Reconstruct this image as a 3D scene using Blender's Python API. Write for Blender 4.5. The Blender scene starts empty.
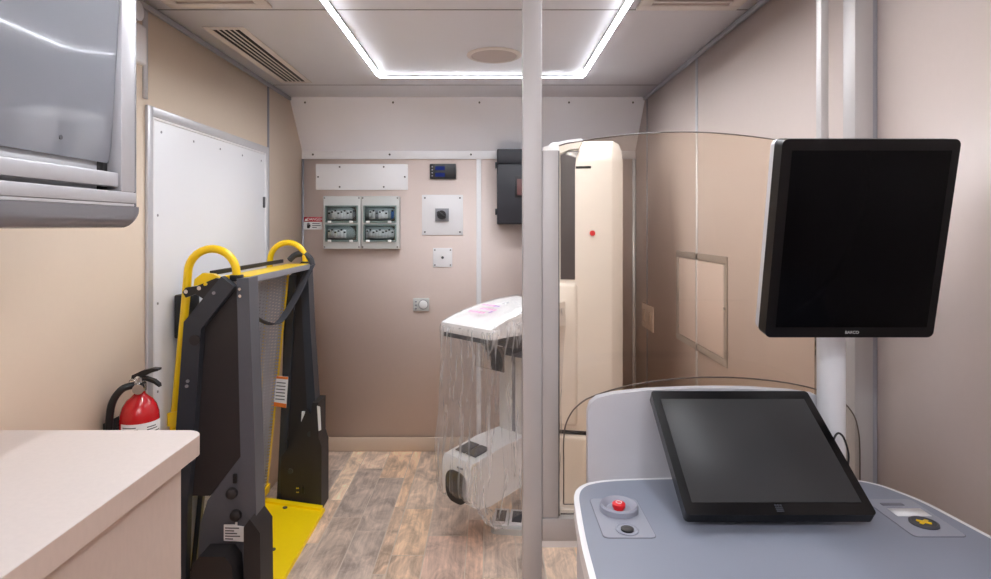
import bpy, bmesh, math, random
from mathutils import Vector, Matrix
R = math.radians
random.seed(11)
C = bpy.context.scene.collection
FPX, VX, VY, CZ = 600.0, 489.0, 226.0, 1.5      # focal length and horizon point measured on the photograph

def at(x, y, Y):                                 # a measured point at depth Y, in metres (X, Z)
    return ((x - VX) * Y / FPX, CZ - (y - VY) * Y / FPX)
def poly(pts, Y):
    return [at(x, y, Y) for x, y in pts]

# ------------------------------------------------------------------ materials
def rgb(r, g, b):
    f = lambda c: (c / 255 / 12.92) if c / 255 <= 0.04045 else ((c / 255 + 0.055) / 1.055) ** 2.4
    return (f(r), f(g), f(b), 1)
def mat(name, col, rough=0.5, metal=0.0, noise=0.0, scale=30, bump=0.0, bscale=200, spec=0.5, coat=0.0, stretch=None):
    m = bpy.data.materials.new(name); m.use_nodes = True
    nt = m.node_tree; p = nt.nodes['Principled BSDF']
    p.inputs['Base Color'].default_value = col
    p.inputs['Roughness'].default_value = rough
    p.inputs['Metallic'].default_value = metal
    p.inputs['Specular IOR Level'].default_value = spec
    p.inputs['Coat Weight'].default_value = coat
    tc = nt.nodes.new('ShaderNodeTexCoord'); mp = nt.nodes.new('ShaderNodeMapping')
    nt.links.new(tc.outputs['Object'], mp.inputs['Vector'])
    if stretch: mp.inputs['Scale'].default_value = stretch
    n = nt.nodes.new('ShaderNodeTexNoise'); n.inputs['Scale'].default_value = scale; n.inputs['Detail'].default_value = 5
    nt.links.new(mp.outputs[0], n.inputs['Vector'])
    mix = nt.nodes.new('ShaderNodeMix'); mix.data_type = 'RGBA'
    a = max(noise, 0.015)
    mix.inputs['A'].default_value = tuple(c * (1 - a) for c in col[:3]) + (1,)
    mix.inputs['B'].default_value = tuple(min(1, c * (1 + a)) for c in col[:3]) + (1,)
    nt.links.new(n.outputs['Fac'], mix.inputs['Factor'])
    nt.links.new(mix.outputs['Result'], p.inputs['Base Color'])
    if bump:
        n2 = nt.nodes.new('ShaderNodeTexNoise'); n2.inputs['Scale'].default_value = bscale
        nt.links.new(mp.outputs[0], n2.inputs['Vector'])
        b = nt.nodes.new('ShaderNodeBump'); b.inputs['Strength'].default_value = bump; b.inputs['Distance'].default_value = 0.002
        nt.links.new(n2.outputs['Fac'], b.inputs['Height']); nt.links.new(b.outputs[0], p.inputs['Normal'])
    return m
def emit(name, col, s):
    m = bpy.data.materials.new(name); m.use_nodes = True
    nt = m.node_tree; nt.nodes.remove(nt.nodes['Principled BSDF'])
    e = nt.nodes.new('ShaderNodeEmission'); e.inputs['Color'].default_value = col; e.inputs['Strength'].default_value = s
    nt.links.new(e.outputs[0], nt.nodes['Material Output'].inputs['Surface'])
    return m
def clear(name, tint, refl_rough=0.0, ior=1.45, film=None):
    m = bpy.data.materials.new(name); m.use_nodes = True
    nt = m.node_tree; nt.nodes.remove(nt.nodes['Principled BSDF'])
    N = nt.nodes.new; L = nt.links.new
    t = N('ShaderNodeBsdfTransparent'); t.inputs['Color'].default_value = tint
    g = N('ShaderNodeBsdfGlossy'); g.inputs['Roughness'].default_value = refl_rough
    fr = N('ShaderNodeFresnel'); fr.inputs['IOR'].default_value = ior
    mx = N('ShaderNodeMixShader')
    fac = fr.outputs[0]
    if film:
        lim = N('ShaderNodeMath'); lim.operation = 'MINIMUM'; lim.inputs[1].default_value = .2; L(fac, lim.inputs[0]); fac = lim.outputs[0]
    L(fac, mx.inputs[0]); L(t.outputs[0], mx.inputs[1]); L(g.outputs[0], mx.inputs[2])
    out = mx
    if film:
        # milky polythene haze, with bright downward streaks painted for its specular highlights
        tc = N('ShaderNodeTexCoord'); mp = N('ShaderNodeMapping'); mp.inputs['Scale'].default_value = (26, 26, 2.2)
        L(tc.outputs['Object'], mp.inputs['Vector'])
        n = N('ShaderNodeTexNoise'); n.inputs['Scale'].default_value = 1.0; n.inputs['Detail'].default_value = 4; n.inputs['Distortion'].default_value = 1.2
        L(mp.outputs[0], n.inputs['Vector'])
        rp = N('ShaderNodeValToRGB'); rp.color_ramp.elements[0].position = 0.53; rp.color_ramp.elements[1].position = 0.72
        rp.color_ramp.elements[0].color = (film[0],) * 3 + (1,); rp.color_ramp.elements[1].color = (film[1],) * 3 + (1,)
        L(n.outputs['Fac'], rp.inputs[0])
        d = N('ShaderNodeBsdfDiffuse'); d.inputs['Color'].default_value = (.95, .95, .96, 1)
        tl = N('ShaderNodeBsdfTranslucent'); tl.inputs['Color'].default_value = (.95, .95, .96, 1)
        dm = N('ShaderNodeMixShader'); dm.inputs[0].default_value = .45
        L(d.outputs[0], dm.inputs[1]); L(tl.outputs[0], dm.inputs[2])
        m2 = N('ShaderNodeMixShader')
        L(rp.outputs[0], m2.inputs[0]); L(mx.outputs[0], m2.inputs[1]); L(dm.outputs[0], m2.inputs[2])
        b = N('ShaderNodeBump'); b.inputs['Strength'].default_value = .6; b.inputs['Distance'].default_value = .01
        L(n.outputs['Fac'], b.inputs['Height']); L(b.outputs[0], g.inputs['Normal'])
        out = m2
    L(out.outputs[0], nt.nodes['Material Output'].inputs['Surface'])
    return m

M = {}
M['cream'] = mat('cream_wall', rgb(236, 217, 196), .42, noise=.015, scale=60, bump=.02)
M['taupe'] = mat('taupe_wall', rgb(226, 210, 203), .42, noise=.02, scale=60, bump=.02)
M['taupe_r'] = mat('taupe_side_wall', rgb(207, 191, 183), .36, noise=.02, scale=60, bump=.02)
M['ceil'] = mat('ceiling_panel', rgb(240, 239, 244), .38, noise=.01, scale=8)
M['white'] = mat('white_panel', rgb(232, 231, 233), .35)
M['door'] = mat('white_door', rgb(232, 233, 237), .3, noise=.01, scale=4)
M['alu'] = mat('brushed_aluminium', rgb(205, 205, 209), .36, .4, noise=.04, scale=40, stretch=(1, 1, .02))
M['alu_grey'] = mat('anodised_post', rgb(186, 181, 179), .42, .2, noise=.03, scale=60, stretch=(1, 1, .02))
M['alu_light'] = mat('pale_aluminium', rgb(214, 214, 217), .35, .3, noise=.02)
M['greytrim'] = mat('grey_trim', rgb(165, 165, 172), .4, .3)
M['seam'] = mat('dark_seam', rgb(128, 120, 120), .6)
M['base'] = mat('beige_baseboard', rgb(205, 184, 164), .5)
M['black'] = mat('black_plastic', rgb(24, 24, 27), .38)
M['lift'] = mat('lift_charcoal', rgb(86, 88, 95), .42, noise=.05, scale=90)
M['liftdark'] = mat('lift_black', rgb(40, 36, 37), .55, noise=.06, scale=120)
M['liftblue'] = mat('lift_black_blue', rgb(48, 52, 60), .4, noise=.05, scale=90)
M['yellow'] = mat('safety_yellow', rgb(247, 205, 6), .34, noise=.02, coat=.2)
M['ramp'] = mat('ramp_yellow', rgb(250, 214, 0), .42, noise=.03, scale=50)
M['chrome'] = mat('chrome', rgb(215, 215, 215), .2, 1.0)
M['screw'] = mat('screw_steel', rgb(95, 92, 92), .4, .6)
M['red'] = mat('extinguisher_red', rgb(190, 18, 26), .22, coat=.5)
M['redbtn'] = mat('red_button', rgb(214, 30, 36), .35)
M['cabgrey'] = mat('gloss_grey_door', rgb(140, 143, 152), .10, noise=.02, scale=300, coat=.6)
M['cabshell'] = mat('cabinet_grey', rgb(132, 131, 136), .26, .2, noise=.02, coat=.3)
M['lam'] = mat('pale_laminate', rgb(220, 209, 203), .45, noise=.05, scale=90, bump=.04, bscale=500)
M['lamside'] = mat('taupe_laminate', rgb(206, 186, 174), .5, noise=.06, scale=80, bump=.05, bscale=400, stretch=(1, 1, .35))
M['conwhite'] = mat('console_white', rgb(233, 232, 234), .35)
M['congrey'] = mat('console_blue_grey', rgb(133, 139, 153), .42, noise=.03, scale=400)
M['conpanel'] = mat('console_pale_grey', rgb(203, 202, 207), .4)
M['conplate'] = mat('console_plate_grey', rgb(150, 153, 165), .42)
M['conline'] = mat('console_line', rgb(112, 112, 122), .5)
M['screen'] = mat('screen_glass', rgb(54, 54, 55), .32, noise=.1, scale=900, spec=.15)
M['screenblk'] = mat('black_screen', rgb(6, 5, 7), .2, noise=.05, scale=900, spec=.06)
M['bezel'] = mat('gloss_black_bezel', rgb(12, 12, 14), .22, spec=.3)
M['bezel2'] = mat('matt_black_bezel', rgb(12, 10, 12), .3, spec=.2)
M['grey'] = mat('mid_grey', rgb(140, 140, 146), .5)
M['dgrey'] = mat('dark_grey', rgb(70, 70, 76), .5)
M['machine'] = mat('machine_cream', rgb(242, 240, 237), .35, noise=.01)
M['slot'] = mat('smoked_slot', rgb(70, 66, 70), .25, coat=.4)
M['lav'] = mat('lavender', rgb(128, 126, 172), .5)
M['pink'] = mat('pink_print', rgb(226, 150, 196), .5)
M['purple'] = mat('purple_print', rgb(164, 120, 186), .5)
M['paper'] = mat('white_label', rgb(236, 236, 236), .5)
M['ink'] = mat('grey_ink', rgb(90, 90, 96), .6)
M['orange'] = mat('orange_ink', rgb(226, 120, 40), .5)
M['signred'] = mat('sign_red', rgb(196, 30, 52), .5)
M['boxgrey'] = mat('enclosure_grey', rgb(196, 197, 195), .5)
M['recess'] = mat('enclosure_recess', rgb(160, 168, 168), .5)
M['gframe'] = mat('window_frame_grey_green', rgb(112, 132, 128), .4)
M['brk'] = mat('breaker_white', rgb(232, 230, 233), .5)
M['blue'] = mat('breaker_blue', rgb(60, 110, 180), .5)
M['vent'] = mat('vent_white', rgb(222, 214, 208), .45)
M['ventdark'] = mat('vent_dark', rgb(50, 46, 46), .7)
M['ventcore'] = mat('diffuser_core', rgb(186, 166, 156), .6)
M['spk'] = mat('speaker_mesh', rgb(190, 178, 174), .6, noise=.08, scale=400)
M['strap'] = mat('strap_webbing', rgb(58, 58, 64), .7, noise=.12, scale=300)
M['darkbox'] = mat('charcoal_box', rgb(36, 36, 43), .5)
M['steelframe'] = mat('hatch_frame', rgb(170, 160, 153), .4, .35)
M['glass'] = clear('lead_glass', (.985, .93, .86, 1), 0.0, 1.42)
M['acrylic'] = clear('clear_acrylic', (.97, .95, .92, 1), 0.0, 1.4)
M['acredge'] = mat('acrylic_edge', rgb(104, 92, 84), .3)
M['smoke'] = clear('smoked_window', (.92, .95, .95, 1), .1, 1.2)
M['film'] = clear('polythene_film', (.98, .98, .985, 1), .2, 1.45, film=(.11, .62))
M['film_top'] = clear('polythene_film_flat', (.98, .98, .985, 1), .2, 1.45, film=(.04, .10))
M['led'] = emit('led_diffuser', (.92, .95, 1, 1), 44)
M['led_added'] = emit('led_diffuser_added', (.92, .95, 1, 1), 44)
M['lcd'] = emit('lcd_blue', (.06, .10, .5, 1), .12)

def perforated():
    m = mat('perforated_steel', rgb(168, 168, 174), .45, .2)
    nt = m.node_tree; N = nt.nodes.new; L = nt.links.new
    p = nt.nodes['Principled BSDF']
    tc = N('ShaderNodeTexCoord'); sp = N('ShaderNodeSeparateXYZ'); L(tc.outputs['Object'], sp.inputs[0])
    def wave(sock, k, ph=0):
        a = N('ShaderNodeMath'); a.operation = 'MULTIPLY'; a.inputs[1].default_value = k; L(sock, a.inputs[0])
        s = N('ShaderNodeMath'); s.operation = 'SINE'; L(a.outputs[0], s.inputs[0]); return s.outputs[0]
    k = 2 * math.pi / .016
    pr = N('ShaderNodeMath'); pr.operation = 'MULTIPLY'
    L(wave(sp.outputs['Y'], k * .18), pr.inputs[0]); L(wave(sp.outputs['Z'], k), pr.inputs[1])
    gt = N('ShaderNodeMath'); gt.operation = 'GREATER_THAN'; gt.inputs[1].default_value = .28; L(pr.outputs[0], gt.inputs[0])
    t = N('ShaderNodeBsdfTransparent'); mx = N('ShaderNodeMixShader')
    L(gt.outputs[0], mx.inputs[0]); L(p.outputs[0], mx.inputs[1]); L(t.outputs[0], mx.inputs[2])
    L(mx.outputs[0], nt.nodes['Material Output'].inputs['Surface'])
    return m
M['perf'] = perforated()

def plank_mat():
    m = bpy.data.materials.new('weathered_plank'); m.use_nodes = True
    nt = m.node_tree; N = nt.nodes.new; L = nt.links.new; p = nt.nodes['Principled BSDF']
    at_ = N('ShaderNodeAttribute'); at_.attribute_name = 'tint'
    tc = N('ShaderNodeTexCoord')
    sep = N('ShaderNodeSeparateColor'); L(at_.outputs['Color'], sep.inputs[0])
    add = N('ShaderNodeVectorMath'); add.operation = 'MULTIPLY_ADD'
    add.inputs[1].default_value = (7, 13, 5)
    L(at_.outputs['Color'], add.inputs[0]); L(tc.outputs['Object'], add.inputs[2])
    def noise(sc, det, dist=0):
        mp = N('ShaderNodeMapping'); mp.inputs['Scale'].default_value = sc; L(add.outputs[0], mp.inputs['Vector'])
        n = N('ShaderNodeTexNoise'); n.inputs['Scale'].default_value = 1; n.inputs['Detail'].default_value = det
        n.inputs['Roughness'].default_value = .65; n.inputs['Distortion'].default_value = dist
        L(mp.outputs[0], n.inputs['Vector']); return n.outputs['Fac']
    grain = noise((70, 5, 1), 6, .4); blot = noise((9, 5, 1), 5, .8)
    def ramp(f, c0, c1, a=.3, b=.7):
        r = N('ShaderNodeValToRGB'); e = r.color_ramp.elements
        e[0].position = a; e[1].position = b; e[0].color = c0; e[1].color = c1; L(f, r.inputs[0]); return r.outputs[0]
    def mul(a, b, f=1, bt='MULTIPLY'):
        x = N('ShaderNodeMix'); x.data_type = 'RGBA'; x.blend_type = bt; x.inputs['Factor'].default_value = f
        L(a, x.inputs['A']); L(b, x.inputs['B']); return x.outputs['Result']
    c = mul(at_.outputs['Color'], ramp(grain, (.80, .79, .78, 1), (1.22, 1.21, 1.2, 1)))
    c = mul(c, ramp(blot, (.66, .64, .63, 1), (1.42, 1.40, 1.36, 1), .34, .66))
    L(c, p.inputs['Base Color']); p.inputs['Roughness'].default_value = .42
    b = N('ShaderNodeBump'); b.inputs['Strength'].default_value = .15; b.inputs['Distance'].default_value = .002
    L(grain, b.inputs['Height']); L(b.outputs[0], p.inputs['Normal'])
    return m
M['plank'] = plank_mat()
M['grout'] = mat('plank_gap', rgb(214, 200, 184), .6)

# ------------------------------------------------------------------ mesh helpers
def B(): return bmesh.new()
def box(bm, x0, x1, y0, y1, z0, z1, bev=0, seg=2):
    vs = [bm.verts.new((x, y, z)) for x in (x0, x1) for y in (y0, y1) for z in (z0, z1)]
    fs = [bm.faces.new([vs[i] for i in q]) for q in ((0, 1, 3, 2), (4, 6, 7, 5), (0, 4, 5, 1), (2, 3, 7, 6), (0, 2, 6, 4), (1, 5, 7, 3))]
    if bev:
        es = list({e for f in fs for e in f.edges})
        bmesh.ops.bevel(bm, geom=es, offset=bev, segments=seg, profile=.5, affect='EDGES')
    return bm
def prism(bm, pts, axis, a0, a1, bev=0, seg=2):
    def v(p, a):
        if axis == 'y': return (p[0], a, p[1])
        if axis == 'x': return (a, p[0], p[1])
        return (p[0], p[1], a)
    A = [bm.verts.new(v(p, a0)) for p in pts]; D = [bm.verts.new(v(p, a1)) for p in pts]
    n = len(pts); fs = [bm.faces.new(A), bm.faces.new(D[::-1])]
    for i in range(n): fs.append(bm.faces.new((A[i], D[i], D[(i + 1) % n], A[(i + 1) % n])))
    if bev:
        es = list({e for f in fs for e in f.edges if len(e.link_faces) == 2 and e.calc_face_angle(0) > .5})
        bmesh.ops.bevel(bm, geom=es, offset=bev, segments=seg, profile=.5, affect='EDGES')
    bmesh.ops.recalc_face_normals(bm, faces=bm.faces)
    return bm
def rrect(x0, x1, y0, y1, r, n=5):
    out = []
    for cx, cy, a in ((x1 - r, y1 - r, 0), (x0 + r, y1 - r, 90), (x0 + r, y0 + r, 180), (x1 - r, y0 + r, 270)):
        for k in range(n + 1):
            t = R(a + 90 * k / n); out.append((cx + r * math.cos(t), cy + r * math.sin(t)))
    return out
def tube(bm, pts, r, seg=14, closed=False):
    pts = [Vector(p) for p in pts]; n = len(pts); rings = []
    rr = r if isinstance(r, (list, tuple)) else [r] * n
    up = None
    for i, p in enumerate(pts):
        t = (pts[min(i + 1, n - 1)] - pts[max(i - 1, 0)]).normalized()
        if up is None:
            up = t.orthogonal().normalized()
        up = (up - t * up.dot(t)).normalized(); s = t.cross(up)
        rings.append([bm.verts.new(p + rr[i] * (math.cos(2 * math.pi * k / seg) * up + math.sin(2 * math.pi * k / seg) * s)) for k in range(seg)])
    for a, b in zip(rings, rings[1:]):
        for k in range(seg): bm.faces.new((a[k], a[(k + 1) % seg], b[(k + 1) % seg], b[k]))
    bm.faces.new(rings[0][::-1]); bm.faces.new(rings[-1])
    bmesh.ops.recalc_face_normals(bm, faces=bm.faces)
    return bm
def cyl(bm, p0, p1, r, seg=24): return tube(bm, [p0, p1], r, seg)
def lathe(bm, prof, c, seg=32):
    rings = []
    for r, z in prof:
        rings.append([bm.verts.new((c[0] + r * math.cos(2 * math.pi * k / seg), c[1] + r * math.sin(2 * math.pi * k / seg), c[2] + z)) for k in range(seg)])
    for a, b in zip(rings, rings[1:]):
        for k in range(seg): bm.faces.new((a[k], a[(k + 1) % seg], b[(k + 1) % seg], b[k]))
    bm.faces.new(rings[0][::-1]); bm.faces.new(rings[-1])
    bmesh.ops.recalc_face_normals(bm, faces=bm.faces)
    return bm
def smoothpath(pts, n=6):
    pts = [Vector(p) for p in pts]; out = []
    P = [pts[0]] + pts + [pts[-1]]
    for i in range(1, len(P) - 2):
        for k in range(n):
            t = k / n; a, b, c, d = P[i - 1:i + 3]
            out.append(.5 * (2 * b + (c - a) * t + (2 * a - 5 * b + 4 * c - d) * t * t + (3 * b - a - 3 * c + d) * t ** 3))
    out.append(pts[-1]); return out
def ribbon(bm, pts, wid, th):
    n = len(pts); rings = []
    for i, p in enumerate(pts):
        t = (pts[min(i + 1, n - 1)] - pts[max(i - 1, 0)]).normalized()
        w = wid[i]; nn = t.cross(w).normalized() * th / 2; h = w / 2
        rings.append([bm.verts.new(p + a) for a in (h + nn, h - nn, -h - nn, -h + nn)])
    for a, b in zip(rings, rings[1:]):
        for k in range(4): bm.faces.new((a[k], a[(k + 1) % 4], b[(k + 1) % 4], b[k]))
    bm.faces.new(rings[0][::-1]); bm.faces.new(rings[-1])
    bmesh.ops.recalc_face_normals(bm, faces=bm.faces)
    return bm

WM = {}
def wm(o): return WM.get(o.name, Matrix.Identity(4))
def obj(name, bm, m, parent=None, smooth=True, label=None):
    me = bpy.data.meshes.new(name)
    if parent is not None:
        W = wm(parent)
    else:
        xs = [v.co for v in bm.verts]
        W = Matrix.Translation(((min(v.x for v in xs) + max(v.x for v in xs)) / 2, (min(v.y for v in xs) + max(v.y for v in xs)) / 2, min(v.z for v in xs)))
    bm.transform(W.inverted())
    if smooth:
        for f in bm.faces: f.smooth = True
        for e in bm.edges:
            if len(e.link_faces) == 2 and e.calc_face_angle(0) > R(38): e.smooth = False
    bm.to_mesh(me); bm.free()
    for mm in (m if isinstance(m, list) else [m]): me.materials.append(mm)
    o = bpy.data.objects.new(name, me); C.objects.link(o)
    if parent is not None: o.parent = parent
    else: o.matrix_world = W
    WM[o.name] = W
    if label: o['label'] = label
    return o
def tag(o, label, cat, group=None):
    o['label'] = label; o['category'] = cat
    if group: o['group'] = group
    return o
def thing(name, label, cat, loc, rotz=0, group=None):
    o = bpy.data.objects.new(name, None); C.objects.link(o)
    o.empty_display_size = .05
    o.location = loc; o.rotation_euler = (0, 0, rotz)
    WM[o.name] = Matrix.Translation(loc) @ Matrix.Rotation(rotz, 4, 'Z')
    return tag(o, label, cat, group)
def struct(name, bm, m, parent=None, smooth=True):
    o = obj(name, bm, m, parent, smooth)
    if parent is None: o['kind'] = 'structure'
    return o
def text_bm(s, size, extrude, mw):
    cu = bpy.data.curves.new('lettering', 'FONT'); cu.body = s; cu.size = size; cu.extrude = extrude
    cu.align_x = 'CENTER'; cu.align_y = 'CENTER'
    o = bpy.data.objects.new('lettering', cu); C.objects.link(o)
    bpy.context.view_layer.update()
    me = bpy.data.meshes.new_from_object(o.evaluated_get(bpy.context.evaluated_depsgraph_get()))
    bm = B(); bm.from_mesh(me); bm.transform(mw)
    bpy.data.objects.remove(o); bpy.data.curves.remove(cu); bpy.data.meshes.remove(me)
    return bm
FACE = Matrix.Rotation(R(90), 4, 'X')            # text standing upright, read from -Y

# ------------------------------------------------------------------ the room
XL, XR, YB, YF, ZC = -1.245, .975, 4.0, -1.6, 2.304
YS, ZS = 3.74, 1.993                              # where the sloped panel meets the ceiling, and the back wall
bm = B(); box(bm, XL - .05, XR + .05, YF - .05, YB + .05, -.06, -.0025)
lay = bm.loops.layers.float_color.new('tint')
pal = [rgb(216, 190, 166), rgb(192, 174, 160), rgb(228, 206, 182), rgb(180, 165, 154), rgb(206, 178, 160), rgb(214, 193, 174), rgb(188, 164, 150), rgb(224, 196, 168)]
x = XL; k = 0; widths = [.15, .19, .10, .15, .15, .06, .15, .19, .08, .15, .12, .15, .06, .19]
for f in bm.faces: f.material_index = 1
while x < XR:
    w = min(widths[k % len(widths)], XR - x); k += 1
    y = YF - random.random() * .8
    while y < YB:
        l = random.choice((.45, .62, .75, .9, .9)); a, b = max(y, YF) + .002, min(y + l, YB) - .002; y += l
        if b - a < .02: continue
        vs = [bm.verts.new(c) for c in ((x + .0022, a, 0), (x + w - .0022, a, 0), (x + w - .0022, b, 0), (x + .0022, b, 0))]
        f = bm.faces.new(vs); c = random.choice(pal); s = random.uniform(1.0, 1.22)
        for lp in f.loops: lp[lay] = (c[0] * s, c[1] * s, c[2] * s, 1)
    x += w
struct('floor', bm, [M['plank'], M['grout']], smooth=False)
struct('ceiling', box(B(), XL - .05, XR + .05, YF - .05, YS + .02, ZC, ZC + .05), M['ceil'])
struct('wall_left', box(B(), XL - .05, XL, YF - .05, YB, 0, ZC), M['cream'])
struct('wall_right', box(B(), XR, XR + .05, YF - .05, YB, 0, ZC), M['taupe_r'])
struct('wall_back', box(B(), XL - .05, XR + .05, YB, YB + .05, 0, ZC), M['taupe'])
struct('wall_front', box(B(), XL, XR, YF - .05, YF, 0, ZC), M['white'])
struct('wall_slope', prism(B(), [(YB, ZS), (YB, ZC), (YS, ZC)], 'x', XL, XR), M['ceil'])
tn = [0]
def trim(bm, m):
    tn[0] += 1
    return struct('trim_%d' % tn[0], bm, m)
t = trim(box(B(), XL, XR, YB - .012, YB, 1.945, 1.998, .003), M['white'])
for xx in (-1.17, -.66, -.12, .42): obj('screw', cyl(B(), (xx, YB - .0125, 1.975), (xx, YB - .015, 1.975), .007, 10), M['screw'], t)
d = Vector((0, YB - YS, ZS - ZC)).normalized()
bm = B(); 
for xx in (-1.15, -.6, -.06, .5, .9): cyl(bm, (xx, YS + .012, ZC - .03), (xx, YS + .008, ZC - .034), .006, 8)
trim(bm, M['screw'])
trim(box(B(), XL, XL + .014, YF, YS, ZC - .022, ZC, .003), M['greytrim'])
trim(box(B(), XR - .014, XR, YF, YS, ZC - .022, ZC, .003), M['greytrim'])
for y in (2.23, 3.42): trim(box(B(), XL + .014, XR - .014, y - .0025, y + .0025, ZC - .0012, ZC), M['seam'])
trim(box(B(), XL, XL + .006, 3.368, 3.384, 0, ZC - .022), M['greytrim'])
trim(box(B(), XL, XL + .006, 2.155, 2.18, 1.96, ZC - .022), M['alu_light'])
trim(box(B(), XR - .005, XR, 2.80, 2.82, 0, ZC - .022), M['alu_light'])
trim(box(B(), XR - .004, XR, 3.69, 3.70, 0, ZC - .022), M['greytrim'])
trim(box(B(), XR - .02, XR, YB - .02, YB, 0, 1.945), M['alu_light'])
trim(box(B(), XL, XL + .012, YB - .012, YB, 0, 1.945), M['greytrim'])
trim(box(B(), -.084, -.052, YB - .008, YB, .095, 1.945, .002), M['white'])
struct('baseboard_back', box(B(), XL + .012, XR - .02, YB - .012, YB, 0, .095, .004), M['base'])
struct('baseboard_right', box(B(), XR - .012, XR, 2.0, YB - .02, 0, .095, .004), M['base'])

# white side door in the left wall, aluminium frame
Y0, Y1, ZT = 2.17, 3.365, 1.94
bm = B()
for a in ((Y0, Y0 + .036, 0, ZT), (Y1 - .036, Y1, 0, ZT)): box(bm, XL, XL + .011, *a, .003)
box(bm, XL, XL + .011, Y0 + .036, Y1 - .036, ZT - .036, ZT, .003)
dr = struct('door_1', bm, M['alu'])
obj('door_panel', box(B(), XL, XL + .005, Y0 + .05, Y1 - .046, .05, ZT - .046, .002), M['door'], dr)
bm = B()
for a in ((Y0 + .036, Y0 + .05), (Y1 - .046, Y1 - .036)): box(bm, XL, XL + .008, a[0], a[1], .02, ZT - .036, .002)
box(bm, XL, XL + .008, Y0 + .05, Y1 - .046, ZT - .046, ZT - .036, .002)
obj('inner_edge', bm, M['white'], dr)
obj('door_latch', box(B(), XL + .005, XL + .014, Y1 - .078, Y1 - .058, 1.60, 1.66, .003), M['dgrey'], dr)
for i in range(5):
    yy = Y0 + .1 + i * (Y1 - Y0 - .2) / 4
    obj('rivet', cyl(B(), (XL + .005, yy, ZT - .085), (XL + .0065, yy, ZT - .085), .005, 8), M['grey'], dr)
for i in range(4):
    obj('rivet', cyl(B(), (XL + .005, Y0 + .075, ZT - .4 - i * .33), (XL + .0065, Y0 + .075, ZT - .4 - i * .33), .005, 8), M['grey'], dr)

# ------------------------------------------------------------------ ceiling fittings
def led(x0, x1, y0, y1, label):
    r = thing('led_strip_light', label, 'ceiling light', ((x0 + x1) / 2, (y0 + y1) / 2, ZC - .007))
    obj('diffuser', box(B(), x0, x1, y0, y1, ZC - .003, ZC - .0005), M['led'], r)
    bm = B(); 
    if x1 - x0 < y1 - y0:
        for a, b in ((x0 - .005, x0), (x1, x1 + .005)): box(bm, a, b, y0, y1, ZC - .008, ZC)
    else:
        for a, b in ((y0 - .005, y0), (y1, y1 + .005)): box(bm, x0, x1, a, b, ZC - .008, ZC)
    obj('channel', bm, M['alu_light'], r)
led(-.596, -.572, 1.0, 3.195, 'long white LED strip in the ceiling running away above the yellow lift')
led(.486, .510, 1.0, 3.195, 'long white LED strip in the ceiling running away nearer the glass shield')
led(-.594, .508, 3.206, 3.231, 'short white LED strip crossing the ceiling near the sloped back panel')
# assumed, unseen LED rectangle behind the photographer, added to light surfaces facing the camera
for a in ((-.596, -.572, -1.45, -.25), (.486, .510, -1.45, -.25), (-.594, .508, -.24, -.215)):
    trim(box(B(), *a, ZC - .006, ZC - .0005), M['led_added'])  # these numbered pieces are the added glowing strips, not trim

r = thing('linear_vent', 'long white ceiling vent with dark lengthwise slots beside the left wall', 'ceiling vent', (-1.075, 2.89, ZC - .012))
bm = B(); a, b, c, d_ = -1.16, -.99, 2.42, 3.36
box(bm, a, a + .03, c, d_, ZC - .004, ZC, .003); box(bm, b - .03, b, c, d_, ZC - .004, ZC, .003)
box(bm, a + .03, b - .03, c, c + .03, ZC - .004, ZC, .003); box(bm, a + .03, b - .03, d_ - .03, d_, ZC - .004, ZC, .003)
obj('frame', bm, M['vent'], r)
obj('backing', box(B(), a + .03, b - .03, c + .03, d_ - .03, ZC - .002, ZC - .0005), M['ventdark'], r)
for i in range(4):
    xx = a + .03 + (i + 1) * .11 / 5 
    obj('slat', box(B(), xx - .0035, xx + .0035, c + .03, d_ - .03, ZC - .0045, ZC - .002, .001), M['vent'], r)
def diffuser(x0, x1, y0, y1, label):
    r = thing('ceiling_diffuser', label, 'ceiling vent', ((x0 + x1) / 2, (y0 + y1) / 2, ZC - .016))
    bm = B(); w = .045
    box(bm, x0, x1, y0, y0 + w, ZC - .012, ZC, .004); box(bm, x0, x1, y1 - w, y1, ZC - .012, ZC, .004)
    box(bm, x0, x0 + w, y0 + w, y1 - w, ZC - .012, ZC, .004); box(bm, x1 - w, x1, y0 + w, y1 - w, ZC - .012, ZC, .004)
    obj('frame', bm, M['vent'], r)
    obj('grille', box(B(), x0 + w, x1 - w, y0 + w, y1 - w, ZC - .006, ZC - .001), M['ventcore'], r)
    for i in range(4):
        yy = y0 + w + (i + .5) * (y1 - y0 - 2 * w) / 4
        obj('louvre', box(B(), x0 + w, x1 - w, yy - .006, yy + .006, ZC - .012, ZC - .006, .002), M['vent'], r)
diffuser(-1.16, -.79, 1.82, 2.19, 'square ceiling diffuser cut by the top edge above the grey cabinet end')
diffuser(.54, .91, 1.84, 2.21, 'square ceiling diffuser cut by the top edge above the right wall')
r = thing('ceiling_speaker', 'round flush ceiling speaker between the two long LED strips', 'speaker', (.0235, 2.82, ZC - .012))
obj('rim', lathe(B(), [(.128, 0), (.128, -.004), (.12, -.008), (.108, -.008), (.106, -.002), (.106, 0)], (.0235, 2.82, ZC)), M['vent'], r)
obj('grille', lathe(B(), [(.106, -.001), (.1055, -.006), (.05, -.008), (.001, -.009)], (.0235, 2.82, ZC), 40), M['spk'], r)

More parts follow.
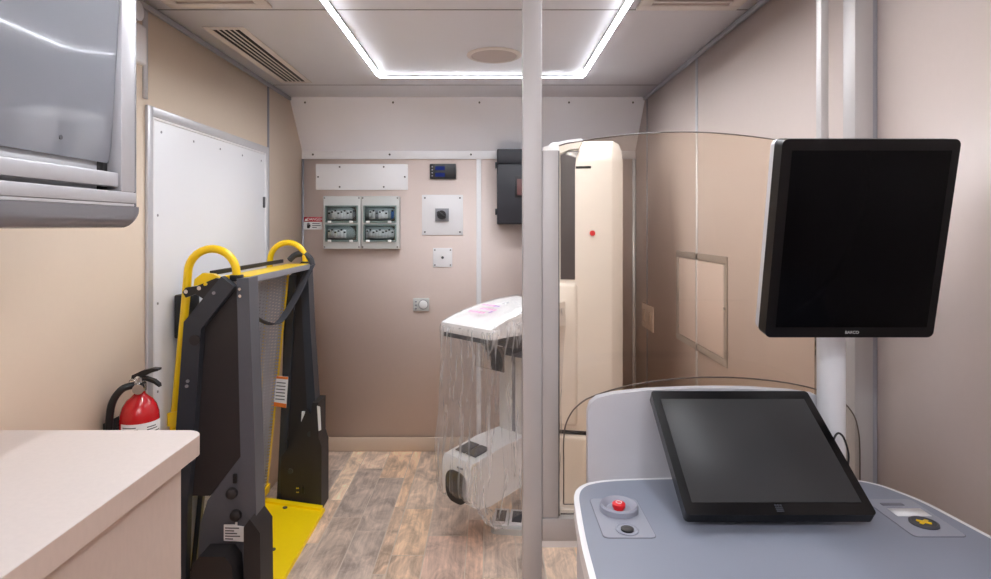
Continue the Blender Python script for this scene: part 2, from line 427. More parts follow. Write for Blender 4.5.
# emergency light beside the cabinet end
r = thing('emergency_light', 'small white emergency light with round lamp beside the overhead cabinet end', 'emergency light', (XL + .025, 2.11, 2.06))
obj('body', box(B(), XL, XL + .036, 2.03, 2.125, 2.065, 2.205, .012, 3), M['white'], r)
obj('lamp_head', tube(B(), [(XL, 2.075, 2.245), (XL + .012, 2.075, 2.245), (XL + .02, 2.075, 2.245), (XL + .034, 2.075, 2.245), (XL + .037, 2.075, 2.245)], [.02, .022, .034, .034, .026], 20), M['alu_light'], r)
obj('neck', cyl(B(), (XL + .015, 2.075, 2.19), (XL + .015, 2.075, 2.24), .01, 12), M['grey'], r)

# ------------------------------------------------------------------ back wall fittings
def screw(r, x, y, z, rad=.006): obj('screw', cyl(B(), (x, y, z), (x, y - .003, z), rad, 10), M['screw'], r)
def P(x, y): return at(x, y, YB)
def rect(x0, y0, x1, y1, Y=YB):
    (a, t_), (b, u) = at(x0, y0, Y), at(x1, y1, Y)
    return a, b, u, t_                            # x0 x1 z0 z1
def wallbox(px, depth, m, name, parent, bev=.003, front=YB):
    a, b, u, t_ = rect(*px); return obj(name, box(B(), a, b, front - depth, front, u, t_, bev), m, parent)
def wthing(name, label, cat, px, group=None):
    a, b, u, t_ = rect(*px); return thing(name, label, cat, ((a + b) / 2, YB, u), 0, group)

r = wthing('blank_cover_plate', 'wide blank white cover plate above the two breaker boxes', 'cover plate', (316, 164, 408, 190))
wallbox((316, 164, 408, 190), .008, M['white'], 'plate', r, .002)
for sx, sy in ((318.5, 177), (340, 167), (384, 167), (405, 177), (340, 187), (384, 187)):
    q = P(sx, sy); screw(r, q[0], YB - .008, q[1])

def breaker_box(x0, x1, label, rows):
    r = wthing('breaker_box', label, 'breaker box', (x0, 196, x1, 249), None)
    f = YB - .07
    a, b, u, t_ = rect(x0, 196, x1, 249, f)
    obj('casing', box(B(), a, b, f, YB, u, t_, .006), M['boxgrey'], r)
    for wi, (wy0, wy1) in enumerate(((205.5, 222.6), (224.4, 241.6))):
        a, b, u, t_ = rect(x0 + 2.5, wy0, x1 - 2.5, wy1, f)
        obj('recess', box(B(), a, b, f - .001, f, u, t_), M['recess'], r)
        bm = B(); e = .009
        for bx in ((a, b, t_ - e, t_), (a, b, u, u + e), (a, a + e, u + e, t_ - e), (b - e, b, u + e, t_ - e)):
            box(bm, bx[0], bx[1], f - .014, f, bx[2], bx[3], .002)
        fr = obj('window_frame', bm, M['gframe'], r)
        obj('pane', box(B(), a + e, b - e, f - .0135, f - .0125, u + e, t_ - e), M['smoke'], fr)
        for lx in (.14, .80):
            xx = a + (b - a) * lx
            obj('latch', box(B(), xx - .012, xx + .012, f - .018, f - .013, u - .004, u + .012, .003), M['paper'], fr)
        n = 9; w = (b - a - .03) / n
        for i in range(n):
            if rows[wi][i] == ' ': continue
            cx = a + .015 + (i + .5) * w; cz = u + .052
            mm = {'b': M['blue'], 'r': M['paper'], 'd': M['grey']}.get(rows[wi][i], M['brk'])
            bk = obj('circuit_breaker', box(B(), cx - w * .46, cx + w * .46, f - .007, f - .001, cz - .028, cz + .026, .002), mm, r)
            obj('toggle', box(B(), cx - w * .3, cx + w * .3, f - .010, f - .007, cz + .004 + .008 * ((i * 7 + wi) % 3), cz + .014 + .008 * ((i * 7 + wi) % 3), .001), M['black'], bk)
    for sx in (x0 + 1.6, x1 - 1.6):
        for sy in (198, 247):
            q = at(sx, sy, f); screw(r, q[0], f, q[1], .005)
breaker_box(323, 360.6, 'grey breaker box with two smoked windows, beside the red danger sign', ('wwwwwwwwd', 'rwwwww   '))
breaker_box(361.2, 399, 'grey breaker box with two smoked windows, under the white plate\'s right end', (' rwdwww b', 'wwwwwwwww'))

# danger sign
r = wthing('danger_sign', 'small red and white danger sign left of the breaker boxes', 'sign', (304, 217, 322.5, 229.5))
a, b, u, t_ = rect(304, 217, 322.4, 229.5); zs = u + (t_ - u) * .62
obj('board', box(B(), a, b, YB - .003, YB, u, t_, .001), M['paper'], r)
obj('red_header', box(B(), a, b, YB - .0045, YB - .003, zs, t_), M['signred'], r)
obj('lettering', text_bm('DANGER', .026, .0004, Matrix.Translation(((a + b) / 2 + .012, YB - .005, (zs + t_) / 2)) @ FACE), M['paper'], r, False)
bm = B(); prism(bm, [(a + .005, zs + .006), (a + .025, zs + .006), (a + .015, zs + .024)], 'y', YB - .0052, YB - .0045); obj('warning_triangle', bm, M['paper'], r)
bm = B(); cx, cz = a + .03, (u + zs) / 2
prism(bm, rrect(cx - .009, cx + .01, cz - .018, cz + .004, .006), 'y', YB - .004, YB - .003)
for i in range(4): box(bm, cx - .009 + i * .005, cx - .0055 + i * .005, YB - .004, YB - .003, cz, cz + .02 - abs(i - 1.4) * .003)
box(bm, cx + .009, cx + .014, YB - .004, YB - .003, cz - .008, cz + .006)
obj('hand_symbol', bm, M['black'], r)
bm = B()
for i, w in enumerate((.05, .056, .03)): box(bm, a + .056, a + .056 + w, YB - .004, YB - .003, zs - .014 - i * .013, zs - .009 - i * .013)
obj('small_print', bm, M['ink'], r)

r = wthing('digital_controller', 'black digital controller with two blue readouts high on the back wall', 'controller', (430, 164, 456, 179))
wallbox((430, 164, 456, 179), .018, M['black'], 'casing', r, .004)
for py in ((166.5, 170.5), (173, 177)):
    a, b, u, t_ = rect(435.5, py[0], 445, py[1]); obj('readout', box(B(), a, b, YB - .0195, YB - .018, u, t_), M['lcd'], r)
for py in (167, 170, 173, 176):
    q = P(432.5, py); obj('button', cyl(B(), (q[0], YB - .018, q[1]), (q[0], YB - .021, q[1]), .005, 10), M['grey'], r)

r = wthing('isolator_switch', 'square white plate with a black rotary isolator knob', 'switch', (422, 195, 463, 235))
wallbox((422, 194.8, 463, 235), .008, M['white'], 'plate', r, .002)
for sx, sy in ((425, 198), (460, 198), (425, 232), (460, 232)): q = P(sx, sy); screw(r, q[0], YB - .008, q[1])
wallbox((435.5, 208.5, 449, 221.5), .014, M['grey'], 'escutcheon', r, .002, YB - .008)
q = P(442, 215)
kn = obj('knob', cyl(B(), (q[0], YB - .022, q[1]), (q[0], YB - .04, q[1]), .03, 24), M['black'], r)
mw = Matrix.Translation((q[0], 0, q[1])) @ Matrix.Rotation(R(38), 4, 'Y')
bm = box(B(), -.034, .034, YB - .055, YB - .039, -.009, .009, .003); bm.transform(mw); obj('grip', bm, M['black'], kn)

r = wthing('small_cover_plate', 'small square white plate with a centre hole under the isolator switch', 'cover plate', (433, 248, 452.5, 267))
wallbox((433, 248, 452.3, 267), .008, M['white'], 'plate', r, .002)
for sx, sy in ((435, 250), (450.5, 250), (435, 265), (450.5, 265)): q = P(sx, sy); screw(r, q[0], YB - .008, q[1], .005)
q = P(442.7, 257.5); obj('socket', cyl(B(), (q[0], YB - .008, q[1]), (q[0], YB - .014, q[1]), .009, 14), M['dgrey'], r)

r = wthing('thermostat', 'small grey thermostat with a round dial low on the back wall', 'thermostat', (413.5, 298, 429, 310.5))
wallbox((413.5, 298, 429.3, 310.5), .028, M['boxgrey'], 'casing', r, .004)
q = P(423.8, 304); obj('dial', tube(B(), [(q[0], YB - .028, q[1]), (q[0], YB - .036, q[1]), (q[0], YB - .04, q[1])], [.027, .026, .02], 22), M['paper'], r)
bm = B(); tube(bm, [(q[0] + .031 * math.cos(R(g)), YB - .0285, q[1] + .031 * math.sin(R(g))) for g in range(0, 361, 20)], .002, 6); obj('scale_ring', bm, M['grey'], r)
for sy in (301, 304.5, 308): q = P(416.5, sy); obj('button', box(B(), q[0] - .007, q[0] + .007, YB - .031, YB - .028, q[1] - .004, q[1] + .004), M['grey'], r)

r = thing('wall_cabinet', 'charcoal electrical cabinet high on the back wall beside the aluminium post', 'electrical cabinet', (.2, YB, 1.5))
a, b, u, t_ = .052, .33, 1.512, 1.998
Yf = YB - .125
obj('casing', box(B(), a, b, Yf, YB - .0125, u, t_, .006), M['darkbox'], r)
obj('lid', box(B(), a + .002, b - .002, Yf - .014, Yf, u + .004, t_ - .1, .004), M['darkbox'], r)
obj('top_cover', box(B(), a + .002, b - .002, Yf - .012, Yf, t_ - .095, t_ - .003, .004), M['darkbox'], r)
for z in (u + .06, u + .36): obj('hinge', box(B(), a - .012, a, Yf - .01, Yf + .02, z, z + .04, .003), M['black'], r)
obj('window_frame', box(B(), a + .115, a + .22, Yf - .02, Yf - .014, u + .17, u + .31, .003), M['black'], r)
obj('meter', box(B(), a + .128, a + .21, Yf - .022, Yf - .02, u + .185, u + .29, .001), mat('meter_face', rgb(104, 66, 64), .4), r)

# right wall: access hatch and socket plate
r = thing('access_hatch', 'flush access hatch with a grey metal frame on the right wall', 'access hatch', (XR, 2.78, .92))
bm = B(); y0, y1, z0, z1, w = 2.45, 3.11, .918, 1.374, .032
for q in ((y0, y1, z1 - w, z1), (y0, y1, z0, z0 + w), (y0, y0 + w, z0 + w, z1 - w), (y1 - w, y1, z0 + w, z1 - w)): box(bm, XR - .005, XR, *q, .001)
obj('frame', bm, M['steelframe'], r)
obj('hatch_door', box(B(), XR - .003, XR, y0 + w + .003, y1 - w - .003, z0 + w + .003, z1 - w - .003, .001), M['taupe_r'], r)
obj('latch', cyl(B(), (XR - .005, y0 + .016, 1.16), (XR - .009, y0 + .016, 1.16), .007, 12), M['chrome'], r)
r = thing('socket_plate', 'pale wall socket plate on the right wall behind the glass shield', 'socket', (XR, 3.67, .87))
obj('plate', box(B(), XR - .008, XR, 3.545, 3.80, .87, 1.02, .003), mat('ivory_plate', rgb(214, 196, 180), .4), r)
for y in (3.61, 3.735): obj('outlet', box(B(), XR - .011, XR - .008, y - .02, y + .02, .91, .98, .003), M['base'], r)

# ------------------------------------------------------------------ overhead cabinet (left)
XF = -.8925
r = thing('overhead_cabinet', 'grey gloss overhead cabinet with aluminium rails, cut by the left edge', 'cabinet', (-1.06, .5, 1.495))
yn, ye = -.9, 1.53
bm = B(); box(bm, XL, XF - .045, yn, ye - .004, 1.50, ZC - .001, .0)
obj('body', bm, M['cabshell'], r)
bm = B(); prism(bm, [(XL + .002, 1.495)] + [(XF - .03 + .03 * math.cos(R(a)), 1.527 + .032 * math.sin(R(a))) for a in range(-90, 1, 10)] + [(XF, 1.548), (XF - .044, 1.548), (XF - .044, 1.502), (XL + .002, 1.502)], 'y', yn, ye - .028)
# rounded bottom corner of the extrusion
def loft_corner(bm):
    rad = .028; n = 8; prof = [(XF - .03 + .03 * math.cos(R(a)), 1.527 + .032 * math.sin(R(a))) for a in range(-90, 1, 10)]
    rings = []
    for k in range(n + 1):
        t = R(90 * k / n); rings.append([bm.verts.new((x, ye - .028 + .028 * math.sin(t), 1.495 + (z - 1.495) * 1.0 + (1 - math.cos(t)) * .028 * max(0, (1.548 - z) / .053))) for x, z in prof + [(XF, 1.548)]])
    for a, b in zip(rings, rings[1:]):
        for i in range(len(a) - 1): bm.faces.new((a[i], a[i + 1], b[i + 1], b[i]))
    # end cap strip back to the wall
    last = rings[-1]
    w0 = [bm.verts.new((XF - .046, v.co.y, v.co.z)) for v in last]
    for i in range(len(last) - 1): bm.faces.new((last[i], last[i + 1], w0[i + 1], w0[i]))
    bmesh.ops.recalc_face_normals(bm, faces=bm.faces)
loft_corner(bm)
obj('bottom_edge', bm, M['cabshell'], r)
obj('bottom_rail', box(B(), XF - .042, XF + .001, yn, ye - .012, 1.556, 1.584, .003), M['alu'], r)
obj('bottom_rail', box(B(), XF - .042, XF - .001, yn, ye - .012, 1.5485, 1.5555, .001), M['alu_light'], r)
obj('end_stile', box(B(), XF - .044, XF + .001, 1.457, ye - .018, 1.584, ZC - .001, .003), M['alu'], r)
obj('end_stile', prism(B(), [(XF, ye - .019)] + [(XF - .014 + .014 * math.cos(R(a)), ye - .016 + .016 * math.sin(R(a))) for a in range(0, 91, 15)] + [(XL + .001, ye), (XL + .001, ye - .004), (XF - .03, ye - .019)], 'z', 1.52, ZC - .001), M['cabshell'], r)
obj('shutter_bar', box(B(), XF - .030, XF - .004, yn, 1.4545, 1.594, 1.629, .004), M['alu'], r)
obj('shutter_bar', box(B(), XF - .032, XF - .007, yn, 1.4545, 1.610, 1.613, .0), M['grey'], r)
bm = B(); n = 16; prof = []
for k in range(n + 1):
    z = 1.652 + (ZC - .03 - 1.652) * k / n; t = k / n
    prof.append((XF - .026 + .030 * (1 - (1 - t) ** 1.35), z))
prof[0] = (prof[0][0] - .005, prof[0][1])
cl = prof + [(x - .008, z) for x, z in prof[::-1]]
prism(bm, cl, 'y', yn, 1.455)
obj('shutter_door', bm, M['cabgrey'], r)
obj('door_stop', cyl(B(), (XF - .03, 1.283, 1.69), (XF - .0222, 1.283, 1.69), .005, 12), M['dgrey'], r)
obj('gap_backing', box(B(), XF - .044, XF - .036, yn, 1.42, 1.584, 1.66), M['alu_light'], r)
obj('gap_backing', box(B(), XF - .044, XF - .034, 1.42, 1.456, 1.584, 1.70), M['black'], r)  # black end of the backing strip in the gap below the door

# ------------------------------------------------------------------ worktop (left)
XW, YE, ZW = -.721, 1.528, .98
r = thing('counter', 'pale laminate counter with a rounded corner in the left foreground', 'counter', (-.98, .5, 0))
pts = [(XL + .001, -.9), (XW, -.9)] + [(XW - .045 + .045 * math.cos(R(a)), YE - .045 + .045 * math.sin(R(a))) for a in range(0, 91, 10)] + [(XL + .001, YE)]
obj('worktop', prism(B(), pts, 'z', ZW - .05, ZW, .0015), [M['lam']], r)
obj('base_cabinet', box(B(), XL + .001, XW - .034, -.9, YE - .055, 0, ZW - .05, .003), M['lamside'], r)
bm = prism(B(), [(p[0] + (.0008 if p[0] > XL + .01 else 0), p[1] + (.0008 if p[1] > 1 else 0)) for p in pts], 'z', ZW - .0495, ZW - .0012)
obj('edge_band', bm, M['lamside'], r)

# ------------------------------------------------------------------ fire extinguisher
ex, ey = -1.147, 1.97
r = thing('fire_extinguisher', 'red fire extinguisher with black hose hung on the left wall behind the counter', 'fire extinguisher', (ex, ey, .5))
obj('cylinder', lathe(B(), [(.045, .50), (.056, .51), (.059, .53), (.059, .865), (.057, .888), (.05, .912), (.038, .931), (.024, .943), (.017, .95), (.017, .962)], (ex, ey, 0)), M['red'], r)
lb = B(); seg = 20
rg = []
for z in (.73, .866 - .0):
    rg.append([lb.verts.new((ex + .0598 * math.cos(R(a)), ey + .0598 * math.sin(R(a)), z)) for a in range(-120, 21, 7)])
for i in range(len(rg[0]) - 1): lb.faces.new((rg[0][i], rg[0][i + 1], rg[1][i + 1], rg[1][i]))
lbl = obj('label', lb, M['paper'], r)
bm = B()
for z, a0, a1 in ((.853, -112, -66), (.846, -112, -60), (.839, -112, -70), (.85, -40, -5), (.842, -40, 0), (.832, -112, 10), (.822, -100, 0), (.812, -112, -10)):
    v0 = [[bm.verts.new((ex + .0601 * math.cos(R(a)), ey + .0601 * math.sin(R(a)), zz)) for a in range(a0, a1 + 1, 6)] for zz in (z, z + .0035)]
    for i in range(len(v0[0]) - 1): bm.faces.new((v0[0][i], v0[0][i + 1], v0[1][i + 1], v0[1][i]))
obj('small_print', bm, M['ink'], lbl)
obj('valve', lathe(B(), [(.017, .958), (.02, .96), (.02, .985), (.016, .99), (.016, 1.005), (.01, 1.01)], (ex, ey, 0), 20), M['chrome'], r)
obj('gauge', cyl(B(), (ex + .008, ey - .018, .975), (ex + .014, ey - .034, .972), .017, 18), M['chrome'], r)
bm = B(); prism(bm, [(ex - .022, .995), (ex - .02, 1.012), (ex + .01, 1.026), (ex + .045, 1.035), (ex + .066, 1.034), (ex + .066, 1.027), (ex + .04, 1.02), (ex + .005, 1.0)], 'y', ey - .011, ey + .011, .002)
obj('lever', bm, M['black'], r)
bm = B(); prism(bm, [(ex - .015, .99), (ex + .02, .996), (ex + .05, .985), (ex + .068, .973), (ex + .066, .983), (ex + .05, .996), (ex + .02, 1.006), (ex - .012, 1.002)], 'y', ey - .009, ey + .009, .002)
obj('carry_handle', bm, M['black'], r)
obj('hose', tube(B(), smoothpath([(ex - .012, ey - .01, .98), (ex - .04, ey - .03, .972), (ex - .065, ey - .04, .93), (ex - .074, ey - .042, .86), (ex - .075, ey - .042, .76), (ex - .072, ey - .04, .62)]), .0115, 12), M['black'], r)
obj('pull_pin', tube(B(), [(ex + .012 * math.cos(R(a)) - .012, ey - .02, .99 + .012 * math.sin(R(a))) for a in range(0, 361, 30)], .0016, 6), M['chrome'], r)
bm = box(B(), XL, XL + .006, ey - .035, ey + .1, .80, .862, .001); box(bm, XL + .006, ex - .055, ey + .02, ey + .035, .80, .83)
obj('bracket', bm, M['black'], r)
obj('retaining_band', tube(B(), [(ex + .0625 * math.cos(R(a)), ey + .0625 * math.sin(R(a)), .70) for a in range(0, 361, 15)], .003, 6), M['black'], r)

# ------------------------------------------------------------------ wheelchair lift
lift = thing('wheelchair_lift', 'folded black and yellow wheelchair lift standing before the white side door', 'wheelchair lift', (-1.04, 2.76, 0))
def L_(name, bm, m, label=None, parent=None): return obj(name, bm, M[m], parent or lift, True, label)
def rot_arc(cx, cz, rad, a0, a1, n, Y): return [(cx + rad * math.cos(R(a0 + (a1 - a0) * k / n)), Y, cz + rad * math.sin(R(a0 + (a1 - a0) * k / n))) for k in range(n + 1)]
NY = 2.28
# near tower
L_('arm', prism(B(), poly([(224, 276), (237, 286), (204, 328), (198, 420), (191, 500), (188, 610), (168, 610), (179, 430), (187, 321)], NY), 'y', 2.255, 2.29, .003), 'liftblue')
sc_ = L_('side_cover', prism(B(), poly([(222, 297), (238, 284), (244, 330), (243, 453), (209, 497), (189, 497), (196, 420), (203, 329)], NY), 'y', 2.29, 2.33, .002), 'liftdark')
L_('post', prism(B(), poly([(236, 279), (248, 278), (254, 440), (258, 616), (244, 616), (241, 505)], NY), 'y', 2.285, 2.375, .004), 'lift')
L_('casting', prism(B(), poly([(206, 502), (241, 455), (247, 515), (247, 617), (182, 617), (196, 560), (199, 525)], NY), 'y', 2.292, 2.37, .003), 'lift')
L_('housing', prism(B(), poly([(248, 522), (254, 514), (264, 528), (265, 618), (248, 618)], NY), 'y', 2.24, 2.37, .004), 'liftdark')
L_('motor_cover', prism(B(), poly([(194, 600), (196, 563), (204, 551), (229, 551), (236, 560), (240, 600)], 2.24), 'y', 2.20, 2.30, .006), 'liftdark')
for x_, y_ in ((236, 515), (232, 493)):
    q = at(x_, y_, 2.29); L_('pivot_bolt', tube(B(), [(q[0], 2.292, q[1]), (q[0], 2.278, q[1]), (q[0], 2.272, q[1])], [.022, .02, .012], 18), 'liftdark')
for x_, y_ in ((195, 340), (188, 381), (187, 386), (214, 293)):
    q = at(x_, y_, 2.255); L_('bolt', cyl(B(), (q[0], 2.256, q[1]), (q[0], 2.250, q[1]), .006 if y_ != 340 else .02, 14), 'grey' if y_ != 340 else 'liftdark')
for x_, y_ in ((240, 289), (240.3, 296)):
    q = at(x_, y_, 2.285); L_('bolt', cyl(B(), (q[0], 2.286, q[1]), (q[0], 2.28, q[1]), .006, 12), 'chrome')
q = at(235.5, 478, 2.29); L_('keyhole', box(B(), q[0] - .008, q[0] + .008, 2.284, 2.287, q[1] - .018, q[1] + .018, .003), 'black')
# yellow grab rails, near and far
def grab(Y, low):
    xl, xr, zc = -1.162, -.974, 1.318; rad = (xr - xl) / 2
    p = [(-1.222, Y, low)] + ([(-1.215, Y, .74)] if low < .7 else []) + [(xl - .006, Y, 1.24)] + rot_arc((xl + xr) / 2, zc, rad, 180, 0, 14, Y) + [(xr + .002, Y, 1.295)]
    h = L_('grab_rail', tube(B(), [Vector(v) for v in p], .0155, 14), 'yellow')
    obj('clamp', box(B(), xr - .02, xr + .021, Y - .02, Y + .02, 1.288, 1.312, .004), M['black'], h)
grab(2.315, .05); grab(3.185, .05)
L_('rail_bracket', prism(B(), poly([(168, 413), (178, 411), (177, 426), (168, 426)], 2.3), 'y', 2.295, 2.34, .003), 'yellow')
# hinge bracket of black plate with bolts
L_('hinge_bracket', prism(B(), poly([(182.5, 292), (186, 287.5), (197, 286), (216, 278), (224, 280), (214, 298), (205, 300), (196, 294), (186, 297.5)], 2.285), 'y', 2.283, 2.297, .002), 'black')
for x_, y_ in ((187, 291.5), (200, 288)):
    q = at(x_, y_, 2.283); L_('bolt', cyl(B(), (q[0], 2.284, q[1]), (q[0], 2.274, q[1]), .008, 14), 'chrome')
q = at(206, 284, 2.283); L_('bolt', cyl(B(), (q[0], 2.284, q[1]), (q[0], 2.274, q[1]), .006, 12), 'yellow')
L_('yellow_lug', prism(B(), poly([(194, 286), (195, 279), (203, 273), (214, 274), (222, 279), (208, 284)], 2.31), 'y', 2.306, 2.33, .002), 'yellow')
cb = L_('control_box', box(B(), -1.228, -1.165, 2.335, 2.42, 1.06, 1.232, .008), 'black')
# folded platform: perforated deck, yellow edges
dk0, dk1 = (-1.165, .13), (-1.05, 1.285)
th = .012
L_('platform_deck', prism(B(), [dk0, dk1, (dk1[0] - th, dk1[1]), (dk0[0] - th, dk0[1])], 'y', 2.40, 3.135), 'perf')
bm = prism(B(), [dk0, dk1, (dk1[0] - .02, dk1[1]), (dk0[0] - .02, dk0[1])], 'y', 3.135, 3.165, .003)
L_('platform_edge', bm, 'yellow')
bm = prism(B(), [(dk0[0] + .008, dk0[1] - .03), (dk0[0] + .012, dk0[1] + .012), (dk0[0] - .02, dk0[1] + .012), (dk0[0] - .024, dk0[1] - .03)], 'y', 2.40, 3.165, .003)
L_('platform_edge', bm, 'yellow')
L_('platform_edge', prism(B(), [dk0, dk1, (dk1[0] - .02, dk1[1]), (dk0[0] - .02, dk0[1])], 'y', 2.38, 2.40, .003), 'liftblue')
for k in (0.33, 0.66):
    yy = 2.40 + .735 * k; L_('deck_rib', prism(B(), [(dk0[0] - th, dk0[1]), (dk1[0] - th, dk1[1]), (dk1[0] - .034, dk1[1]), (dk0[0] - .034, dk0[1])], 'y', yy - .02, yy + .02), 'grey')
L_('top_plate', box(B(), -1.06, -.95, 2.39, 3.165, 1.288, 1.302, .003), 'yellow')
L_('top_plate_lip', box(B(), -.949, -.944, 2.39, 3.165, 1.272, 1.300, .001), 'grey')
L_('rear_bar', box(B(), -1.1, -1.085, 2.36, 3.17, 1.306, 1.324, .003), 'black')
# far tower
FY = 3.2
L_('side_cover', prism(B(), poly([(284, 280), (302, 264), (308, 300), (314, 420), (314, 500), (284, 500), (281, 400)], FY), 'y', 3.212, 3.26, .002), 'liftdark')
L_('post', prism(B(), poly([(299.5, 263), (307.5, 261), (310.5, 330), (316.5, 420), (321.5, 506), (311.5, 506), (306.5, 400)], FY), 'y', 3.2, 3.29, .004), 'liftblue')
L_('arm', prism(B(), poly([(290, 275), (296, 275), (291, 370), (284, 500), (277, 500), (283, 370)], FY), 'y', 3.195, 3.212, .002), 'liftblue')
L_('casting', prism(B(), poly([(282, 470), (283, 455), (293, 442), (308, 408), (316, 420), (316, 508), (282, 507)], FY), 'y', 3.178, 3.211, .003), 'liftdark')
L_('housing', prism(B(), poly([(311, 415), (313, 402), (319, 402), (319, 437), (322, 446), (322, 509.5), (311, 509.5)], 3.17), 'y', 3.16, 3.3, .003), 'liftdark')
for x_, y_ in ((310, 434), (290.5, 471)):
    q = at(x_, y_, 3.178); L_('bolt', cyl(B(), (q[0], 3.179, q[1]), (q[0], 3.172, q[1]), .014, 14), 'liftblue')
q = at(303, 490, 3.178); L_('keyhole', box(B(), q[0] - .007, q[0] + .007, 3.174, 3.177, q[1] - .02, q[1] + .02, .003), 'black')
for x_, y_ in ((297, 488), (298.5, 488), (297, 492), (298.5, 492)):
    q = at(x_, y_, 3.178); L_('bolt', cyl(B(), (q[0], 3.179, q[1]), (q[0], 3.175, q[1]), .004, 8), 'chrome')
bm = prism(B(), poly([(317, 406), (320, 407), (321, 430), (318.5, 431)], 3.155), 'y', 3.155, 3.1595); L_('white_strip', bm, 'paper')
bm = prism(B(), poly([(300.5, 413), (303.5, 413), (302, 428), (299.5, 428)], 3.17), 'y', 3.19, 3.2); L_('white_strip', bm, 'paper')
# stickers
pts = poly([(275.5, 376), (288, 377), (286, 408), (273, 406)], 3.125)
st = L_('warning_label', prism(B(), pts, 'y', 3.127, 3.130), 'paper', 'white warning label with orange ends')
obj('orange_band', prism(B(), poly([(275.5, 376), (288, 377), (287.8, 379.5), (275.3, 378.5)], 3.125), 'y', 3.1255, 3.127), M['orange'], st)
obj('orange_band', prism(B(), poly([(273.3, 402), (286.2, 404), (286, 408), (273, 406)], 3.125), 'y', 3.1255, 3.127), M['orange'], st)
bm = B()
for i in range(6):
    y_ = 382 + i * 3.3; prism(bm, poly([(276.5 - i * .25, y_), (285.5 - i * .2, y_ + .8), (285.5 - i * .2, y_ + 1.8), (276.5 - i * .25, y_ + 1)], 3.125), 'y', 3.126, 3.127)
obj('small_print', bm, M['ink'], st)
st = L_('rating_label', prism(B(), poly([(223.6, 525), (235, 525), (235, 522.5), (237, 522.5), (237, 526), (244, 527), (244, 542), (223.6, 541)], 2.28), 'y', 2.281, 2.284), 'paper', 'white rating label with grey print')
bm = B()
for i, w in enumerate((14, 9, 12, 15, 8)):
    y_ = 527.5 + i * 2.7; prism(bm, poly([(225, y_), (225 + w, y_ + .3), (225 + w, y_ + 1.4), (225, y_ + 1.1)], 2.28), 'y', 2.2802, 2.281)
obj('small_print', bm, M['ink'], st)
# yellow entry ramp on the floor
bm = prism(B(), [(-1.2, .064), (-.866, .016), (-.862, .002), (-.872, .002), (-1.2, .05)], 'y', 2.385, 3.158, .002)
rp_ = L_('entry_ramp', bm, 'ramp')
obj('ramp_lip', prism(B(), [(-1.2, .075), (-.875, .03), (-.875, .016), (-1.2, .062)], 'y', 3.12, 3.158, .003), M['ramp'], rp_)
for x_, y_, Y in ((285, 504, 3.1), (273, 546, 2.72)):
    q = (-1.05, .045) ; xx = (x_ - VX) * Y / FPX; zz = .016 + (-.866 - xx) * (.048 / .334)
    obj('eyelet', cyl(B(), (xx, Y, zz), (xx, Y, zz + .004), .012, 12), M['dgrey'], rp_)
# strap
sp_ = [(243, 303, 2.40), (251, 314, 2.52), (262, 321, 2.68), (278, 323, 2.86), (293, 302, 3.0), (303, 282, 3.1), (311, 266, 3.17)]
pts = smoothpath([(at(x_, y_, Y)[0], Y, at(x_, y_, Y)[1]) for x_, y_, Y in sp_], 6)
n = len(pts); wd = []
for i in range(n):
    f = i / (n - 1); f2 = min(1, max(0, (f - .35) / .3))
    wd.append(Vector((.03 * (1 - f2) + .046 * f2, .02 * (1 - f2), -.006 * (1 - f2) + .022 * f2)))
L_('strap', ribbon(B(), pts, wd, .004), 'strap')
bm = B(); tube(bm, smoothpath([(-1.06, 3.185, 1.318), (-1.03, 3.185, 1.345), (-.985, 3.185, 1.352), (-.948, 3.185, 1.325), (-.94, 3.185, 1.295)], 4), .016, 8)
L_('strap_wrap', bm, 'strap')

# ------------------------------------------------------------------ mammography unit
N = Vector((-.113, 2.82, 0))
mu = thing('x_ray_unit', 'cream x-ray unit with tall column and C-arm behind the aluminium post', 'x-ray machine', N, R(-45))
ML = WM[mu.name]
def loc(bm): bm.transform(ML); return bm          # local to world
def U(name, bm, m, label=None, parent=None, local=True):
    if local: bm.transform(ML)
    return obj(name, bm, M[m], parent or mu, True, label)
head = [(0, .985), (-.004, 1.0), (.0, 1.03), (.1, 1.062), (.25, 1.092), (.4, 1.108), (.545, 1.112), (.545, .99), (.3, .982)]
U('tube_head', prism(B(), head, 'x', -.17, .17, .012, 3), 'machine')
U('tube_head_band', box(B(), -.166, .166, .002, .34, .962, .983, .003), 'black')
U('collimator', prism(B(), [(.12, .962), (.42, .985), (.42, .90), (.2, .915)], 'x', -.08, .13, .004), 'liftdark')
U('paddle_arm', prism(B(), [(.18, .885), (.40, .90), (.40, .84), (.33, .84), (.22, .868)], 'x', -.02, .12, .004), 'dgrey')
U('face_shield', box(B(), -.1, .1, .16, .165, .80, .92, .001), 'acrylic')
U('arm_column', box(B(), -.13, .13, .35, .545, .26, 1.0, .03, 4), 'machine')
U('arm_stripe', box(B(), -.02, .0, .346, .351, .45, .86, .001), 'grey')
U('arm_panel', box(B(), .128, .133, .42, .50, .30, .86, .001), 'lav')
U('arm_guide', box(B(), .05, .1, .343, .35, .4, .86, .001), 'lav')
dt = U('detector', prism(B(), [(-.02, .208), (-.03, .278), (-.03, .378), (-.015, .403), (.2, .437), (.40, .445), (.40, .21), (.1, .173), (.02, .183)], 'x', -.127, .072, .015, 3), 'machine')
bm = B(); prism(bm, [(p[0], p[1]) for p in rrect(-.1, .045,   .20, .35, .055, 6)], 'y', -.0345, -.027); U('opening_dark_plate', bm, 'liftdark', parent=dt)  # flat dark plate; the hollow's shade is put into its colour
bm = B()
for k in range(2):
    box(bm, -.1 + k * .075, -.035 + k * .075, .03, .13, .0, .006, .001)
